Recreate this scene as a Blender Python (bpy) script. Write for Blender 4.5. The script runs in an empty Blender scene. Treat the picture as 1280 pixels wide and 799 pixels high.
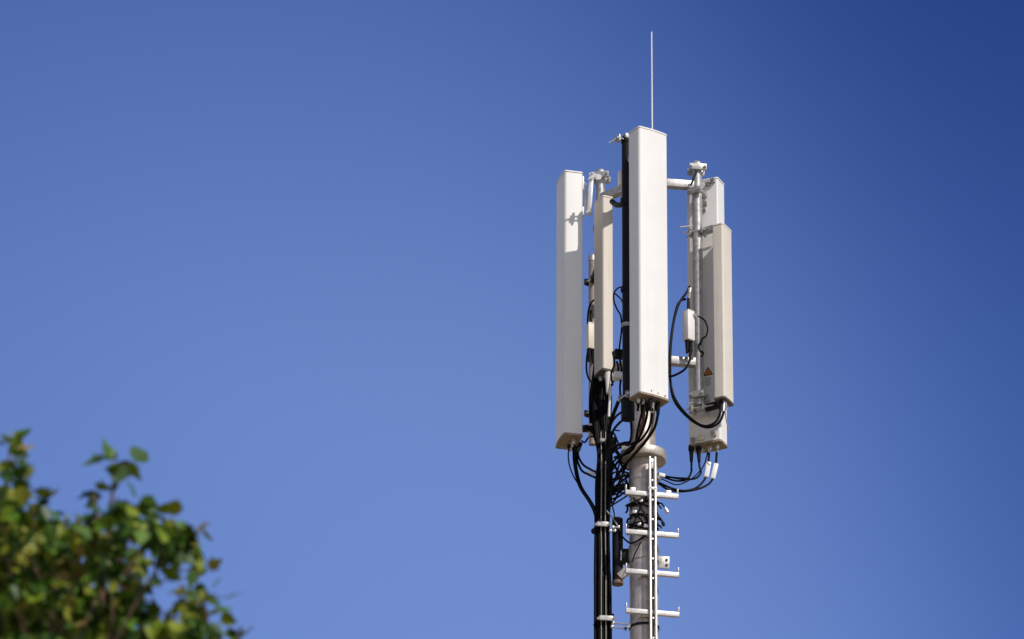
import bpy, bmesh, math, random
from mathutils import Vector, Matrix

R = math.radians
S = bpy.context.scene
COL = S.collection
random.seed(7)

# ------------------------------------------------------------------ camera
F_PX = 200.0 / 36.0 * 1280.0
PITCH, ROLL = R(26.0), 0.0062
CAM = Vector((-0.842, -32.8, 1.6))
CAM_ROT = Matrix.Rotation(math.pi / 2 + PITCH, 3, 'X') @ Matrix.Rotation(ROLL, 3, 'Z')
cam_d = bpy.data.cameras.new("camera")
cam = bpy.data.objects.new("camera", cam_d)
COL.objects.link(cam)
cam.matrix_world = Matrix.Translation(CAM) @ CAM_ROT.to_4x4()
cam_d.sensor_width = 36.0
cam_d.lens = 200.0
cam_d.clip_start, cam_d.clip_end = 0.5, 5000.0
cam_d.dof.use_dof = True
cam_d.dof.focus_distance = 36.3
cam_d.dof.aperture_fstop = 2.2
S.camera = cam

# ------------------------------------------------------------------ light
SUN_AZ, SUN_EL = R(40.0), R(42.5)           # azimuth from the mast towards the camera, turning right
SUN_DIR = Vector((math.sin(SUN_AZ) * math.cos(SUN_EL), -math.cos(SUN_AZ) * math.cos(SUN_EL), math.sin(SUN_EL)))
sun_d = bpy.data.lights.new("sun", 'SUN')
sun_d.energy = 3.4
sun_d.angle = R(0.5)
sun_d.color = (1.0, 0.935, 0.85)
sun = bpy.data.objects.new("sun", sun_d)
COL.objects.link(sun)
sun.location = (20, -30, 40)
sun.rotation_euler = (-SUN_DIR).to_track_quat('-Z', 'Y').to_euler()

W = bpy.data.worlds.new("World")
S.world = W
W.use_nodes = True
nt = W.node_tree
nt.nodes.clear()
n_out = nt.nodes.new("ShaderNodeOutputWorld")
n_bg = nt.nodes.new("ShaderNodeBackground")
n_sky = nt.nodes.new("ShaderNodeTexSky")
n_sky.sky_type = 'NISHITA'
n_sky.sun_disc = False
n_sky.sun_elevation = SUN_EL
n_sky.sun_rotation = R(180.0) - SUN_AZ
n_sky.altitude = 300.0
n_sky.air_density = 1.0
n_sky.dust_density = 0.8
n_sky.ozone_density = 1.5
SKY_STRENGTH = 0.15
n_bg.inputs['Strength'].default_value = SKY_STRENGTH
# sky darkened by a hand-set ramp; its warm ends, out of view, add fill
n_hs = nt.nodes.new("ShaderNodeVectorMath")
n_hs.operation = 'MULTIPLY'
n_hs.inputs[1].default_value = (0.84, 0.85, 1.14)          # white balance of the sky
nt.links.new(n_sky.outputs[0], n_hs.inputs[0])
n_tc = nt.nodes.new("ShaderNodeTexCoord")
n_dot = nt.nodes.new("ShaderNodeVectorMath")
n_dot.operation = 'DOT_PRODUCT'
n_dot.inputs[1].default_value = (0.83, -0.54, 0.12)   # fixed axis of the darkening, off the sun direction
nt.links.new(n_tc.outputs['Generated'], n_dot.inputs[0])
n_mr = nt.nodes.new("ShaderNodeMapRange")
n_mr.inputs['From Min'].default_value = -1.0
nt.links.new(n_dot.outputs['Value'], n_mr.inputs['Value'])
n_ramp = nt.nodes.new("ShaderNodeValToRGB")
n_ramp.color_ramp.interpolation = 'B_SPLINE'
el = n_ramp.color_ramp.elements
DEPTH_STOPS = [(0.222, 0.78), (0.245, 0.86), (0.262, 0.97), (0.281, 1.0), (0.294, 0.88), (0.304, 0.70), (0.313, 0.52), (0.322, 0.42),
               (0.332, 0.37), (0.38, 0.37)]
SKY_STOPS = [(0.12, (1.3, 1.05, 0.70)), (0.19, (0.8, 0.76, 0.80))] + [(p_, (g_ ** 1.35, g_, g_ ** 0.57)) for p_, g_ in DEPTH_STOPS] + \
            [(0.47, (0.5, 0.5, 0.5)), (0.60, (1.1, 0.95, 0.70))]
el[0].position, el[0].color = SKY_STOPS[0][0], (*SKY_STOPS[0][1], 1)
el[1].position, el[1].color = SKY_STOPS[-1][0], (*SKY_STOPS[-1][1], 1)
for p_, c_ in SKY_STOPS[1:-1]:
    k_ = el.new(p_)
    k_.color = (*c_, 1)
nt.links.new(n_mr.outputs[0], n_ramp.inputs[0])
n_mul = nt.nodes.new("ShaderNodeMix")
n_mul.data_type = 'RGBA'
n_mul.blend_type = 'MULTIPLY'
n_mul.inputs['Factor'].default_value = 1.0
nt.links.new(n_hs.outputs[0], n_mul.inputs['A'])
nt.links.new(n_ramp.outputs[0], n_mul.inputs['B'])
# deeper blue higher up, bright band added near the horizon as fill light
n_sep = nt.nodes.new("ShaderNodeSeparateXYZ")
nt.links.new(n_tc.outputs['Generated'], n_sep.inputs[0])
n_up = nt.nodes.new("ShaderNodeValToRGB")
n_up.color_ramp.interpolation = 'EASE'
n_up.color_ramp.elements[0].position, n_up.color_ramp.elements[0].color = 0.415, (0.98, 0.98, 0.98, 1)
n_up.color_ramp.elements[1].position, n_up.color_ramp.elements[1].color = 0.515, (0.52, 0.62, 0.76, 1)
nt.links.new(n_sep.outputs['Z'], n_up.inputs[0])
n_m2 = nt.nodes.new("ShaderNodeMix")
n_m2.data_type = 'RGBA'
n_m2.blend_type = 'MULTIPLY'
n_m2.inputs['Factor'].default_value = 1.0
nt.links.new(n_mul.outputs['Result'], n_m2.inputs['A'])
nt.links.new(n_up.outputs[0], n_m2.inputs['B'])
n_hz = nt.nodes.new("ShaderNodeMapRange")
n_hz.interpolation_type = 'SMOOTHSTEP'
n_hz.inputs['From Min'].default_value = 0.30
n_hz.inputs['From Max'].default_value = 0.02
nt.links.new(n_sep.outputs['Z'], n_hz.inputs['Value'])
n_hm = nt.nodes.new("ShaderNodeMix")
n_hm.data_type = 'RGBA'
nt.links.new(n_hz.outputs[0], n_hm.inputs['Factor'])
nt.links.new(n_m2.outputs['Result'], n_hm.inputs['A'])
n_hm.inputs['B'].default_value = (8.2, 7.4, 6.3, 1)
nt.links.new(n_hm.outputs['Result'], n_bg.inputs[0])
nt.links.new(n_bg.outputs[0], n_out.inputs[0])

S.view_settings.view_transform = 'Standard'
S.view_settings.look = 'None'
S.view_settings.gamma = 1.0
S.view_settings.exposure = 0.0
S.view_settings.use_curve_mapping = False


# ------------------------------------------------------------------ helpers
def at(px, py, y):
    """Point of the place on the vertical plane y that lies along the sight line of a picture point."""
    d = CAM_ROT @ Vector(((px - 640.0) / F_PX, (399.5 - py) / F_PX, -1.0))
    return CAM + d * ((y - CAM.y) / d.y)


def dirv(deg):
    return Vector((math.sin(R(deg)), -math.cos(R(deg)), 0.0))


def material(name, col, rough=0.5, metal=0.0, var=0.12, scale=14.0, bump=0.0, spec=0.5, streak=None, coat=0.0):
    m = bpy.data.materials.new(name)
    m.use_nodes = True
    t = m.node_tree
    b = t.nodes["Principled BSDF"]
    b.inputs['Roughness'].default_value = rough
    b.inputs['Metallic'].default_value = metal
    b.inputs['Specular IOR Level'].default_value = spec
    tc = t.nodes.new("ShaderNodeTexCoord")
    nz = t.nodes.new("ShaderNodeTexNoise")
    nz.inputs['Scale'].default_value = scale
    nz.inputs['Detail'].default_value = 6.0
    nz.inputs['Roughness'].default_value = 0.62
    t.links.new(tc.outputs['Object'], nz.inputs['Vector'])
    rp = t.nodes.new("ShaderNodeValToRGB")
    rp.color_ramp.elements[0].position, rp.color_ramp.elements[1].position = 0.3, 0.72
    lo = tuple(c * (1 - var) for c in col)
    hi = tuple(min(1.0, c * (1 + var * 0.6)) for c in col)
    rp.color_ramp.elements[0].color = (*lo, 1)
    rp.color_ramp.elements[1].color = (*hi, 1)
    t.links.new(nz.outputs['Fac'], rp.inputs[0])
    last = rp.outputs[0]
    if streak:
        mp = t.nodes.new("ShaderNodeMapping")
        mp.inputs['Scale'].default_value = (55.0, 55.0, 1.6)
        t.links.new(tc.outputs['Object'], mp.inputs[0])
        n2 = t.nodes.new("ShaderNodeTexNoise")
        n2.inputs['Scale'].default_value = 1.0
        n2.inputs['Detail'].default_value = 4.0
        t.links.new(mp.outputs[0], n2.inputs['Vector'])
        r2 = t.nodes.new("ShaderNodeValToRGB")
        r2.color_ramp.elements[0].position, r2.color_ramp.elements[1].position = 0.52, 0.8
        r2.color_ramp.elements[0].color = (0, 0, 0, 1)
        r2.color_ramp.elements[1].color = (streak[3],) * 3 + (1,)
        t.links.new(n2.outputs['Fac'], r2.inputs[0])
        mx = t.nodes.new("ShaderNodeMix")
        mx.data_type = 'RGBA'
        t.links.new(r2.outputs[0], mx.inputs['Factor'])
        t.links.new(last, mx.inputs['A'])
        mx.inputs['B'].default_value = (*streak[:3], 1)
        last = mx.outputs['Result']
    t.links.new(last, b.inputs['Base Color'])
    if coat:
        b.inputs['Coat Weight'].default_value = coat
    mr = t.nodes.new("ShaderNodeMapRange")
    mr.inputs['To Min'].default_value = max(0.05, rough - 0.1)
    mr.inputs['To Max'].default_value = min(1.0, rough + 0.12)
    t.links.new(nz.outputs['Fac'], mr.inputs['Value'])
    t.links.new(mr.outputs[0], b.inputs['Roughness'])
    if bump:
        bp = t.nodes.new("ShaderNodeBump")
        bp.inputs['Strength'].default_value = bump
        bp.inputs['Distance'].default_value = 0.004
        t.links.new(nz.outputs['Fac'], bp.inputs['Height'])
        t.links.new(bp.outputs[0], b.inputs['Normal'])
    return m


M = {
    'white': material('white_radome', (0.80, 0.79, 0.77), 0.42, 0, 0.04, 5, streak=(0.55, 0.52, 0.46, 0.18)),
    'cap': material('white_cap', (0.80, 0.77, 0.75), 0.45, 0, 0.05, 20),
    'base': material('stained_base_plate', (0.30, 0.22, 0.15), 0.6, 0, 0.5, 26, streak=(0.15, 0.10, 0.06, 0.6)),
    'beige': material('beige_radome', (0.69, 0.635, 0.56), 0.5, 0, 0.05, 6, streak=(0.45, 0.38, 0.31, 0.35)),
    'beige_base': material('dark_base_plate', (0.10, 0.085, 0.07), 0.6, 0, 0.4, 26),
    'cream': material('cream_plastic', (0.74, 0.67, 0.57), 0.5, 0, 0.08, 18),
    'galv': material('galvanised_steel', (0.44, 0.425, 0.415), 0.45, 0.5, 0.4, 30, bump=0.15, streak=(0.30, 0.27, 0.24, 0.5)),
    'galv_dark': material('dark_shaded_steel', (0.010, 0.010, 0.011), 0.6, 0.0, 0.4, 24, spec=0.2),  # near-black colour holds the front pipe's shade; also used for dark fittings
    'mast': material('mast_steel', (0.52, 0.46, 0.41), 0.46, 0.5, 0.35, 12, bump=0.15, streak=(0.20, 0.17, 0.15, 0.8)),
    'alu': material('bright_aluminium', (0.66, 0.645, 0.63), 0.4, 0.25, 0.2, 40, streak=(0.35, 0.31, 0.28, 0.6)),
    'slot': material('dark_slot', (0.05, 0.04, 0.035), 0.6, 0.0, 0.5, 40),
    'bolt': material('zinc_bolt', (0.62, 0.60, 0.58), 0.35, 0.6, 0.2, 60),
    'rust': material('worn_brown_steel', (0.22, 0.14, 0.10), 0.65, 0.2, 0.4, 40),
    'cable': material('black_cable', (0.006, 0.006, 0.007), 0.40, 0, 0.5, 40, spec=0.05),
    'cable_red': material('dark_red_tape', (0.13, 0.02, 0.018), 0.5, 0, 0.3, 40),
    'cable_grey': material('grey_cable', (0.30, 0.27, 0.24), 0.45, 0, 0.2, 40),
    'rubber': material('black_rubber', (0.007, 0.007, 0.008), 0.6, 0, 0.3, 40, spec=0.15),
    'tag': material('white_tag', (0.8, 0.8, 0.79), 0.5, 0, 0.05, 30),
    'sign_yellow': material('sign_amber', (0.72, 0.22, 0.02), 0.5, 0, 0.1, 60),
    'sign_black': material('sign_dark', (0.035, 0.015, 0.01), 0.5, 0, 0.1, 60),
    'sign_text': material('sign_grey_print', (0.28, 0.27, 0.29), 0.5, 0, 0.1, 60),
    'thin_pipe': material('brown_grey_steel', (0.30, 0.25, 0.21), 0.6, 0.1, 0.3, 24),
    'bark': material('twig_bark', (0.13, 0.07, 0.05), 0.8, 0, 0.35, 40, bump=0.5),
}


def frame_of(a, b):
    z = (b - a).normalized()
    x = z.orthogonal().normalized()
    return x, z.cross(x).normalized(), z


class MB:
    """Collects shapes in world space and links them as one mesh object."""

    def __init__(self):
        self.bm = bmesh.new()
        self.slots = []

    def _mi(self, faces, mat):
        if mat is None:
            return
        if mat not in self.slots:
            self.slots.append(mat)
        i = self.slots.index(mat)
        for f in faces:
            f.material_index = i

    def box(self, c, size, rot=None, bevel=0.0, mat=None):
        mtx = Matrix.Translation(c) @ (rot.to_4x4() if rot else Matrix.Identity(4)) @ Matrix.Diagonal((*size, 1.0))
        r = bmesh.ops.create_cube(self.bm, size=1.0, matrix=mtx)
        fs = set(f for v in r['verts'] for f in v.link_faces)
        if bevel:
            es = list(set(e for v in r['verts'] for e in v.link_edges))
            rb = bmesh.ops.bevel(self.bm, geom=es, offset=bevel, segments=2, affect='EDGES', profile=0.5, clamp_overlap=True)
            fs = set(f for f in fs if f.is_valid) | set(rb['faces'])
        self._mi(fs, mat)
        return self

    def bar(self, a, b, w, h, bevel=0.0, mat=None, up=Vector((0, 0, 1))):
        z = (b - a)
        L = z.length
        z.normalize()
        x = up.cross(z)
        if x.length < 1e-4:
            x = Vector((1, 0, 0))
        x.normalize()
        y = z.cross(x)
        rot = Matrix((x, y, z)).transposed()
        return self.box((a + b) / 2, (w, h, L), rot, bevel, mat)

    def cyl(self, a, b, r0, r1=None, seg=20, mat=None, lip=0.0):
        r1 = r0 if r1 is None else r1
        x, y, z = frame_of(a, b)
        rings = []
        for p, r in ((a, r0), (b, r1)):
            rings.append([self.bm.verts.new(p + (x * math.cos(t) + y * math.sin(t)) * r)
                          for t in (2 * math.pi * k / seg for k in range(seg))])
        fs = []
        for k in range(seg):
            j = (k + 1) % seg
            fs.append(self.bm.faces.new((rings[0][k], rings[0][j], rings[1][j], rings[1][k])))
        fs.append(self.bm.faces.new(list(reversed(rings[0]))))
        fs.append(self.bm.faces.new(rings[1]))
        self._mi(fs, mat)
        return self

    def tube(self, pts, r, seg=10, mat=None, sub=7, taper=None):
        P = [Vector(p) for p in pts]
        if len(P) > 2 and sub > 1:
            Q = []
            E = [P[0] * 2 - P[1]] + P + [P[-1] * 2 - P[-2]]
            for i in range(1, len(E) - 2):
                p0, p1, p2, p3 = E[i - 1:i + 3]
                for k in range(sub):
                    t = k / sub
                    Q.append(0.5 * ((2 * p1) + (p2 - p0) * t + (2 * p0 - 5 * p1 + 4 * p2 - p3) * t * t
                                    + (3 * p1 - p0 - 3 * p2 + p3) * t ** 3))
            Q.append(P[-1])
            P = Q
        n = len(P)
        tan = [(P[min(i + 1, n - 1)] - P[max(i - 1, 0)]).normalized() for i in range(n)]
        x = tan[0].orthogonal().normalized()
        prev = None
        fs = []
        for i in range(n):
            x = (x - tan[i] * x.dot(tan[i])).normalized()
            y = tan[i].cross(x)
            rr = r if taper is None else r + (taper - r) * i / (n - 1)
            ring = [self.bm.verts.new(P[i] + (x * math.cos(a) + y * math.sin(a)) * rr)
                    for a in (2 * math.pi * k / seg for k in range(seg))]
            if prev:
                for k in range(seg):
                    j = (k + 1) % seg
                    fs.append(self.bm.faces.new((prev[k], prev[j], ring[j], ring[k])))
            else:
                fs.append(self.bm.faces.new(list(reversed(ring))))
            prev = ring
        fs.append(self.bm.faces.new(prev))
        self._mi(fs, mat)
        return self

    def lathe(self, c, prof, seg=40, mat=None):
        """prof: (radius, z) pairs round a vertical axis through c; closed by end caps."""
        rings = []
        for r, z in prof:
            rings.append([self.bm.verts.new(c + Vector((r * math.cos(t), r * math.sin(t), z)))
                          for t in (2 * math.pi * k / seg for k in range(seg))])
        fs = []
        for a, b in zip(rings, rings[1:]):
            for k in range(seg):
                j = (k + 1) % seg
                fs.append(self.bm.faces.new((a[k], a[j], b[j], b[k])))
        fs.append(self.bm.faces.new(list(reversed(rings[0]))))
        fs.append(self.bm.faces.new(rings[-1]))
        self._mi(fs, mat)
        return self

    def prism(self, prof, z0, z1, mat=None, scale0=1.0, scale1=1.0):
        a = [self.bm.verts.new((x * scale0, y * scale0, z0)) for x, y in prof]
        b = [self.bm.verts.new((x * scale1, y * scale1, z1)) for x, y in prof]
        n = len(prof)
        fs = [self.bm.faces.new((a[k], a[(k + 1) % n], b[(k + 1) % n], b[k])) for k in range(n)]
        fs.append(self.bm.faces.new(list(reversed(a))))
        fs.append(self.bm.faces.new(b))
        self._mi(fs, mat)
        return self

    def poly(self, pts, mat=None):
        f = self.bm.faces.new([self.bm.verts.new(p) for p in pts])
        self._mi([f], mat)
        return self

    def build(self, name, mat, parent=None, local=False, smooth=40.0, recalc=True):
        """local=True: shapes are already in the parent's own space."""
        if recalc:
            bmesh.ops.recalc_face_normals(self.bm, faces=self.bm.faces[:])
        me = bpy.data.meshes.new(name)
        o = bpy.data.objects.new(name, me)
        COL.objects.link(o)
        if parent is not None:
            o.parent = parent
            if not local:
                self.bm.transform(world_of(parent).inverted())
        elif not local:
            vs = self.bm.verts
            lo = Vector((sum(v.co.x for v in vs) / len(vs), sum(v.co.y for v in vs) / len(vs), min(v.co.z for v in vs)))
            self.bm.transform(Matrix.Translation(-lo))
            o.location = lo
        self.bm.to_mesh(me)
        self.bm.free()
        if mat is not None:
            me.materials.append(mat)
        for s in self.slots:
            if mat is None or s is not mat:
                me.materials.append(s)
        if mat is not None and self.slots:
            # default faces keep slot 0; extra slots were numbered from 0, so renumber
            pass
        if smooth:
            me.shade_smooth()
            me.set_sharp_from_angle(angle=R(smooth))
        return o


def world_of(o):
    m = Matrix.Translation(o.location) @ o.rotation_euler.to_matrix().to_4x4()
    return world_of(o.parent) @ m if o.parent else m


def tag(o, label, cat, group=None, kind=None):
    o['label'] = label
    o['category'] = cat
    if group:
        o['group'] = group
    if kind:
        o['kind'] = kind
    return o


def thing(name, loc, label, cat, group=None, rz=0.0):
    o = bpy.data.objects.new(name, None)
    o.empty_display_size = 0.1
    COL.objects.link(o)
    o.location = loc
    o.rotation_euler = (0, 0, rz)
    return tag(o, label, cat, group)


# ------------------------------------------------------------------ ground
def ground_material():
    m = bpy.data.materials.new('sandy_gravel_ground')
    m.use_nodes = True
    t = m.node_tree
    b = t.nodes["Principled BSDF"]
    tc = t.nodes.new("ShaderNodeTexCoord")
    n1 = t.nodes.new("ShaderNodeTexNoise")
    n1.inputs['Scale'].default_value = 0.4
    n1.inputs['Detail'].default_value = 10
    t.links.new(tc.outputs['Object'], n1.inputs['Vector'])
    rp = t.nodes.new("ShaderNodeValToRGB")
    e = rp.color_ramp.elements
    e[0].position, e[0].color = 0.35, (0.22, 0.19, 0.12, 1)
    e[1].position, e[1].color = 0.65, (0.36, 0.29, 0.20, 1)
    t.links.new(n1.outputs['Fac'], rp.inputs[0])
    t.links.new(rp.outputs[0], b.inputs['Base Color'])
    b.inputs['Roughness'].default_value = 0.95
    return m


g = MB()
g.poly([Vector((-2000, -2000, 0)), Vector((2000, -2000, 0)), Vector((2000, 2000, 0)), Vector((-2000, 2000, 0))])
go = g.build('ground', ground_material(), smooth=0)
go['kind'] = 'structure'

# ------------------------------------------------------------------ mast
MX = at(804.5, 640, 0.0).x


def mast_pt(py, dx=0.0, dy=0.0):
    p = at(804.5, py, 0.0)
    return Vector((MX + dx, dy, p.z))


R_LOW, R_UP = 0.0905, 0.078
z_col = mast_pt(572).z
mast = thing('mast', (MX, 0, 0), 'tall round grey steel mast with a wide collar carrying all the antennas', 'mast')
b = MB()
zb = mast_pt(700).z
b.lathe(Vector((MX, 0, 0)), [(0.22, 0.0), (0.22, 0.03), (0.135, 0.031), (R_LOW + 0.03, 3.0), (R_LOW, z_col - 3.0),
                             (R_LOW, z_col - 0.034)], 48)
b.build('lower_tube', M['mast'], mast)
b = MB()
b.lathe(Vector((MX, 0, 0)), [(0.100, z_col - 0.032), (0.143, z_col - 0.031), (0.146, z_col - 0.026), (0.147, z_col + 0.024),
                             (0.143, z_col + 0.030), (R_UP + 0.01, z_col + 0.032)], 56)
b.build('collar', M['mast'], mast)
z_mtop = at(804.5, 215, 0).z
b = MB()
b.lathe(Vector((MX, 0, 0)), [(R_UP + 0.004, z_col + 0.0325), (R_UP, z_col + 0.06), (R_UP - 0.008, z_mtop)], 40)
b.build('upper_tube', M['mast'], mast)
b = MB()
b.lathe(Vector((MX, 0, 0)), [(R_UP, z_mtop + 0.001), (R_UP, z_mtop + 0.02), (0.03, z_mtop + 0.035)], 32)
b.build('cap', M['galv'], mast)


def band(py, h, extra, name='clamp_band', mat='mast'):
    z = mast_pt(py).z
    bb = MB()
    bb.lathe(Vector((MX, 0, 0)), [(R_LOW + 0.001, z - h / 2), (R_LOW + extra, z - h / 2 + 0.0005), (R_LOW + extra, z + h / 2),
                                  (R_LOW + 0.001, z + h / 2 + 0.0005)], 48)
    return bb.build(name, M[mat], mast), z


bd, z704 = band(694, 0.105, 0.006)
ear = MB()
c = Vector((MX + R_LOW + 0.036, -0.012, mast_pt(704).z))
ear.box(c, (0.070, 0.010, 0.084), Matrix.Rotation(R(11), 3, 'Z'), 0.002)
ear_o = ear.build('lug_plate', M['galv'], mast)
for dz in (-0.02, 0.016):
    k = MB()
    k.cyl(c + Vector((0.016, -0.008, dz)), c + Vector((0.016, 0.008, dz)), 0.0085, seg=14)
    k.build('bolt_hole', M['slot'], ear_o)
bd2, z655 = band(655, 0.022, 0.005, 'strap', 'galv')
bd3, z605 = band(601, 0.030, 0.004, 'strap', 'galv')
bd4, z783 = band(786, 0.016, 0.005, 'strap', 'galv_dark')
for bo, py, ang in ((bd2, 655, 20), (bd4, 778, 2), (bd3, 601, 70)):
    k = MB()
    d = dirv(ang)
    c = Vector((MX, 0, mast_pt(py).z)) + d * (R_LOW + 0.012)
    k.bar(c - d.cross(Vector((0, 0, 1))) * 0.022, c + d.cross(Vector((0, 0, 1))) * 0.022, 0.018, 0.016, 0.003)
    k.build('buckle', M['bolt'], bo)

# ------------------------------------------------------------------ lightning rod
rp_ = at(815.2, 160, -0.03)
tip = at(813.6, 40, -0.03)
rod = thing('lightning_rod', (rp_.x, -0.03, rp_.z - 0.45), 'thin white lightning rod standing above the tallest antenna', 'lightning rod')
b = MB()
b.tube([Vector((rp_.x, -0.03, rp_.z - 0.45)), Vector((rp_.x, -0.03, rp_.z)), Vector((rp_.x, -0.03, tip.z))], 0.0062, 10, taper=0.0040)
b.build('rod', M['cap'], rod)
for dz in (-0.30, -0.42):
    b = MB()
    b.box(Vector((rp_.x - 0.012, -0.045, rp_.z + dz)), (0.05, 0.06, 0.03), None, 0.004)
    b.build('clamp', M['galv'], rod)

# ------------------------------------------------------------------ climbing ladder
LAD = 11.0
lf = dirv(LAD)                                     # towards the climber
lx = Vector((math.cos(R(LAD)), math.sin(R(LAD)), 0))
lad_c = at(815.3, 690, -0.120)
lad_c = Vector((lad_c.x, lad_c.y, 0))
z_lt = at(815, 572, -0.13).z
ladder = thing('climbing_ladder', (lad_c.x, lad_c.y, 0.3), 'bright metal climbing ladder with a twin centre rail up the mast', 'ladder')
lrot = Matrix.Rotation(R(LAD), 3, 'Z')


def lp(u, f, z):
    return Vector((lad_c.x, lad_c.y, 0)) + lx * u + lf * f + Vector((0, 0, z))


for s in (-1, 1):
    b = MB()
    b.box(lp(s * 0.0170, 0.014, (z_lt + 0.3) / 2), (0.0115, 0.030, z_lt - 0.3), lrot, 0.002)
    b.build('rail', M['alu'], ladder)
web = MB()
web.box(lp(0, 0.004, (z_lt - 0.06 + 0.3) / 2), (0.018, 0.006, z_lt - 0.06 - 0.3), lrot)
webo = web.build('slotted_web', M['slot'], ladder)
RUNG_DZ = at(815, 617.5, -0.12).z - at(815, 666.4, -0.12).z
z_r0 = at(815, 618.0, -0.12).z
zz = z_lt - 0.16
while zz > z_r0 - 7 * RUNG_DZ:
    tb = MB()
    tb.box(lp(0.001, 0.011, zz), (0.017, 0.010, 0.014), lrot, 0.002)
    tb.build('catch_tooth', M['bolt'], webo)
    zz -= RUNG_DZ / 2
b = MB()
b.box(lp(-0.002, 0.016, z_lt - 0.045), (0.018, 0.008, 0.07), lrot, 0.002)
b.cyl(lp(-0.002, 0.019, z_lt - 0.035), lp(-0.002, 0.026, z_lt - 0.035), 0.006, seg=12)
b.build('top_stop', M['alu'], ladder)


def rung_mesh():
    bb = MB()
    bb.box(lp(0, -0.006, z_r0), (0.342, 0.026, 0.031), lrot, 0.003)
    for s in (-1, 1):
        bb.box(lp(s * 0.1665, -0.006, z_r0 + 0.033), (0.007, 0.024, 0.035), lrot, 0.002)
    return bb


r0 = rung_mesh().build('rung', M['alu'], ladder)
for k in range(1, 14):
    c = r0.copy()
    COL.objects.link(c)
    c.parent = ladder
    c.location = r0.location + Vector((0, 0, -RUNG_DZ * k))
for k in range(0, 14):
    b = MB()
    b.box(lp(0, -0.022, z_r0 - RUNG_DZ * k - 0.004), (0.05, 0.018, 0.028), lrot, 0.003)
    if k % 4 == 0:
        b.box(lp(0.0, 0.022, z_r0 - RUNG_DZ * k + 0.03), (0.056, 0.014, 0.02), lrot, 0.003)
    b.build('standoff', M['alu'] if k == 0 else M['galv'], ladder)
for s in (-1, 1):
    b = MB()
    b.box(lp(s * 0.115, -0.045, z_r0 + 0.028), (0.035, 0.03, 0.05), lrot, 0.003)
    b.build('top_bracket', M['alu'], ladder)


# ------------------------------------------------------------------ antennas
def round_rect(w, d, rf, rb, bulge=0.0, n=7):
    """Outline of a panel: front towards -y (corner radius rf, slightly bulged), back towards +y (radius rb)."""
    pts = []
    hw, hd = w / 2, d / 2

    def arc(cx, cy, r, a0, a1):
        for k in range(n + 1):
            a = R(a0 + (a1 - a0) * k / n)
            pts.append((cx + r * math.cos(a), cy + r * math.sin(a)))
    arc(-hw + rf, -hd + rf, rf, 180, 270)
    if bulge:
        for k in range(1, 8):
            t = k / 8
            pts.append((-hw + rf + (w - 2 * rf) * t, -hd - bulge * math.sin(math.pi * t)))
    arc(hw - rf, -hd + rf, rf, 270, 360)
    arc(hw - rb, hd - rb, rb, 0, 90)
    arc(-hw + rb, hd - rb, rb, 90, 180)
    return pts


def panel(t, prof, h, body, cap, base, lip=1.03):
    b = MB()
    b.prism(prof, 0.014, h - 0.014)
    b.build('radome', body, t, local=True)
    b = MB()
    b.prism(prof, h - 0.0110, h - 0.003, scale0=lip, scale1=lip)
    b.prism(prof, h - 0.0029, h, scale0=lip, scale1=lip * 0.975)
    b.build('top_cap', cap, t, local=True)
    b = MB()
    b.prism(prof, 0.0, 0.0135, scale0=lip, scale1=lip)
    b.build('bottom_cap', base, t, local=True)


def connectors(t, spots, r=0.012, l=0.03):
    for x, y in spots:
        b = MB()
        b.cyl(Vector((x, y, -l)), Vector((x, y, -0.0005)), r * 0.85, r, 14)
        b.cyl(Vector((x, y, -l * 0.55)), Vector((x, y, -l * 0.25)), r * 1.25, r * 1.25, 6)
        b.build('connector', M['bolt'], t, local=True)


SECT = round_rect(0.222, 0.124, 0.019, 0.012, 0.006)
HB = 0.062                                         # half depth of the wide panel
SLIM = round_rect(0.138, 0.074, 0.012, 0.008, 0.002)
nc = at(801, 157.5, -0.615)
z_top = nc.z
z_bot = at(801, 492, -0.615).z
H = z_top - z_bot


def antenna(px, py, y, deg, name, label, group, h, z0, prof, mats):
    p = at(px, py, y)
    t = thing(name, (p.x, y, z0), label, 'antenna', group, R(deg))
    panel(t, prof, h, *mats)
    return t


WHITE = (M['white'], M['cap'], M['base'])
BEIGE = (M['beige'], M['cream'], M['beige_base'])
a_front = antenna(810.8, 330, -0.51, 33, 'panel_antenna', 'tall white panel antenna in front of the mast, below the lightning rod',
                  'wide white panel antennas', H, z_bot, SECT, WHITE)
a_left = antenna(711.5, 380, 0.12, -76, 'panel_antenna', 'tall white panel antenna at far left, half in bluish shade',
                 'wide white panel antennas', H, z_bot, SECT, WHITE)
a_right = antenna(883.5, 390, 0.185, 155, 'panel_antenna', 'tall white panel antenna seen from its back, with a warning sticker',
                  'wide white panel antennas', H, z_bot, SECT, WHITE)
sl_t = at(752.5, 245, 0.06).z
sl_b = at(753, 463.5, 0.06).z
s_left = antenna(754.2, 350, 0.12, -65, 'slim_antenna', 'slim beige antenna with a dark left side, right of the far left panel',
                 'slim beige antennas', sl_t - sl_b, sl_b, SLIM, BEIGE)
sr_t = at(903.5, 279.5, -0.095).z
sr_b = at(903.5, 498.5, -0.095).z
s_right = antenna(903.8, 390, -0.035, 62, 'slim_antenna', 'slim beige antenna at far right with two small screws on its side',
                  'slim beige antennas', sr_t - sr_b, sr_b, SLIM, BEIGE)
connectors(a_front, [(-0.075, 0.01), (-0.04, 0.01), (0.0, 0.01), (0.035, 0.01), (0.07, 0.01), (-0.02, -0.025)])
connectors(a_left, [(-0.07, 0.02), (-0.035, 0.02), (0.0, 0.02), (0.045, 0.02)])
connectors(a_right, [(0.082, 0.01), (0.036, 0.01), (-0.022, 0.015), (-0.07, 0.015)])
connectors(s_right, [(-0.03, 0.0), (0.0, 0.0), (0.03, 0.0)], 0.011, 0.035)
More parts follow.
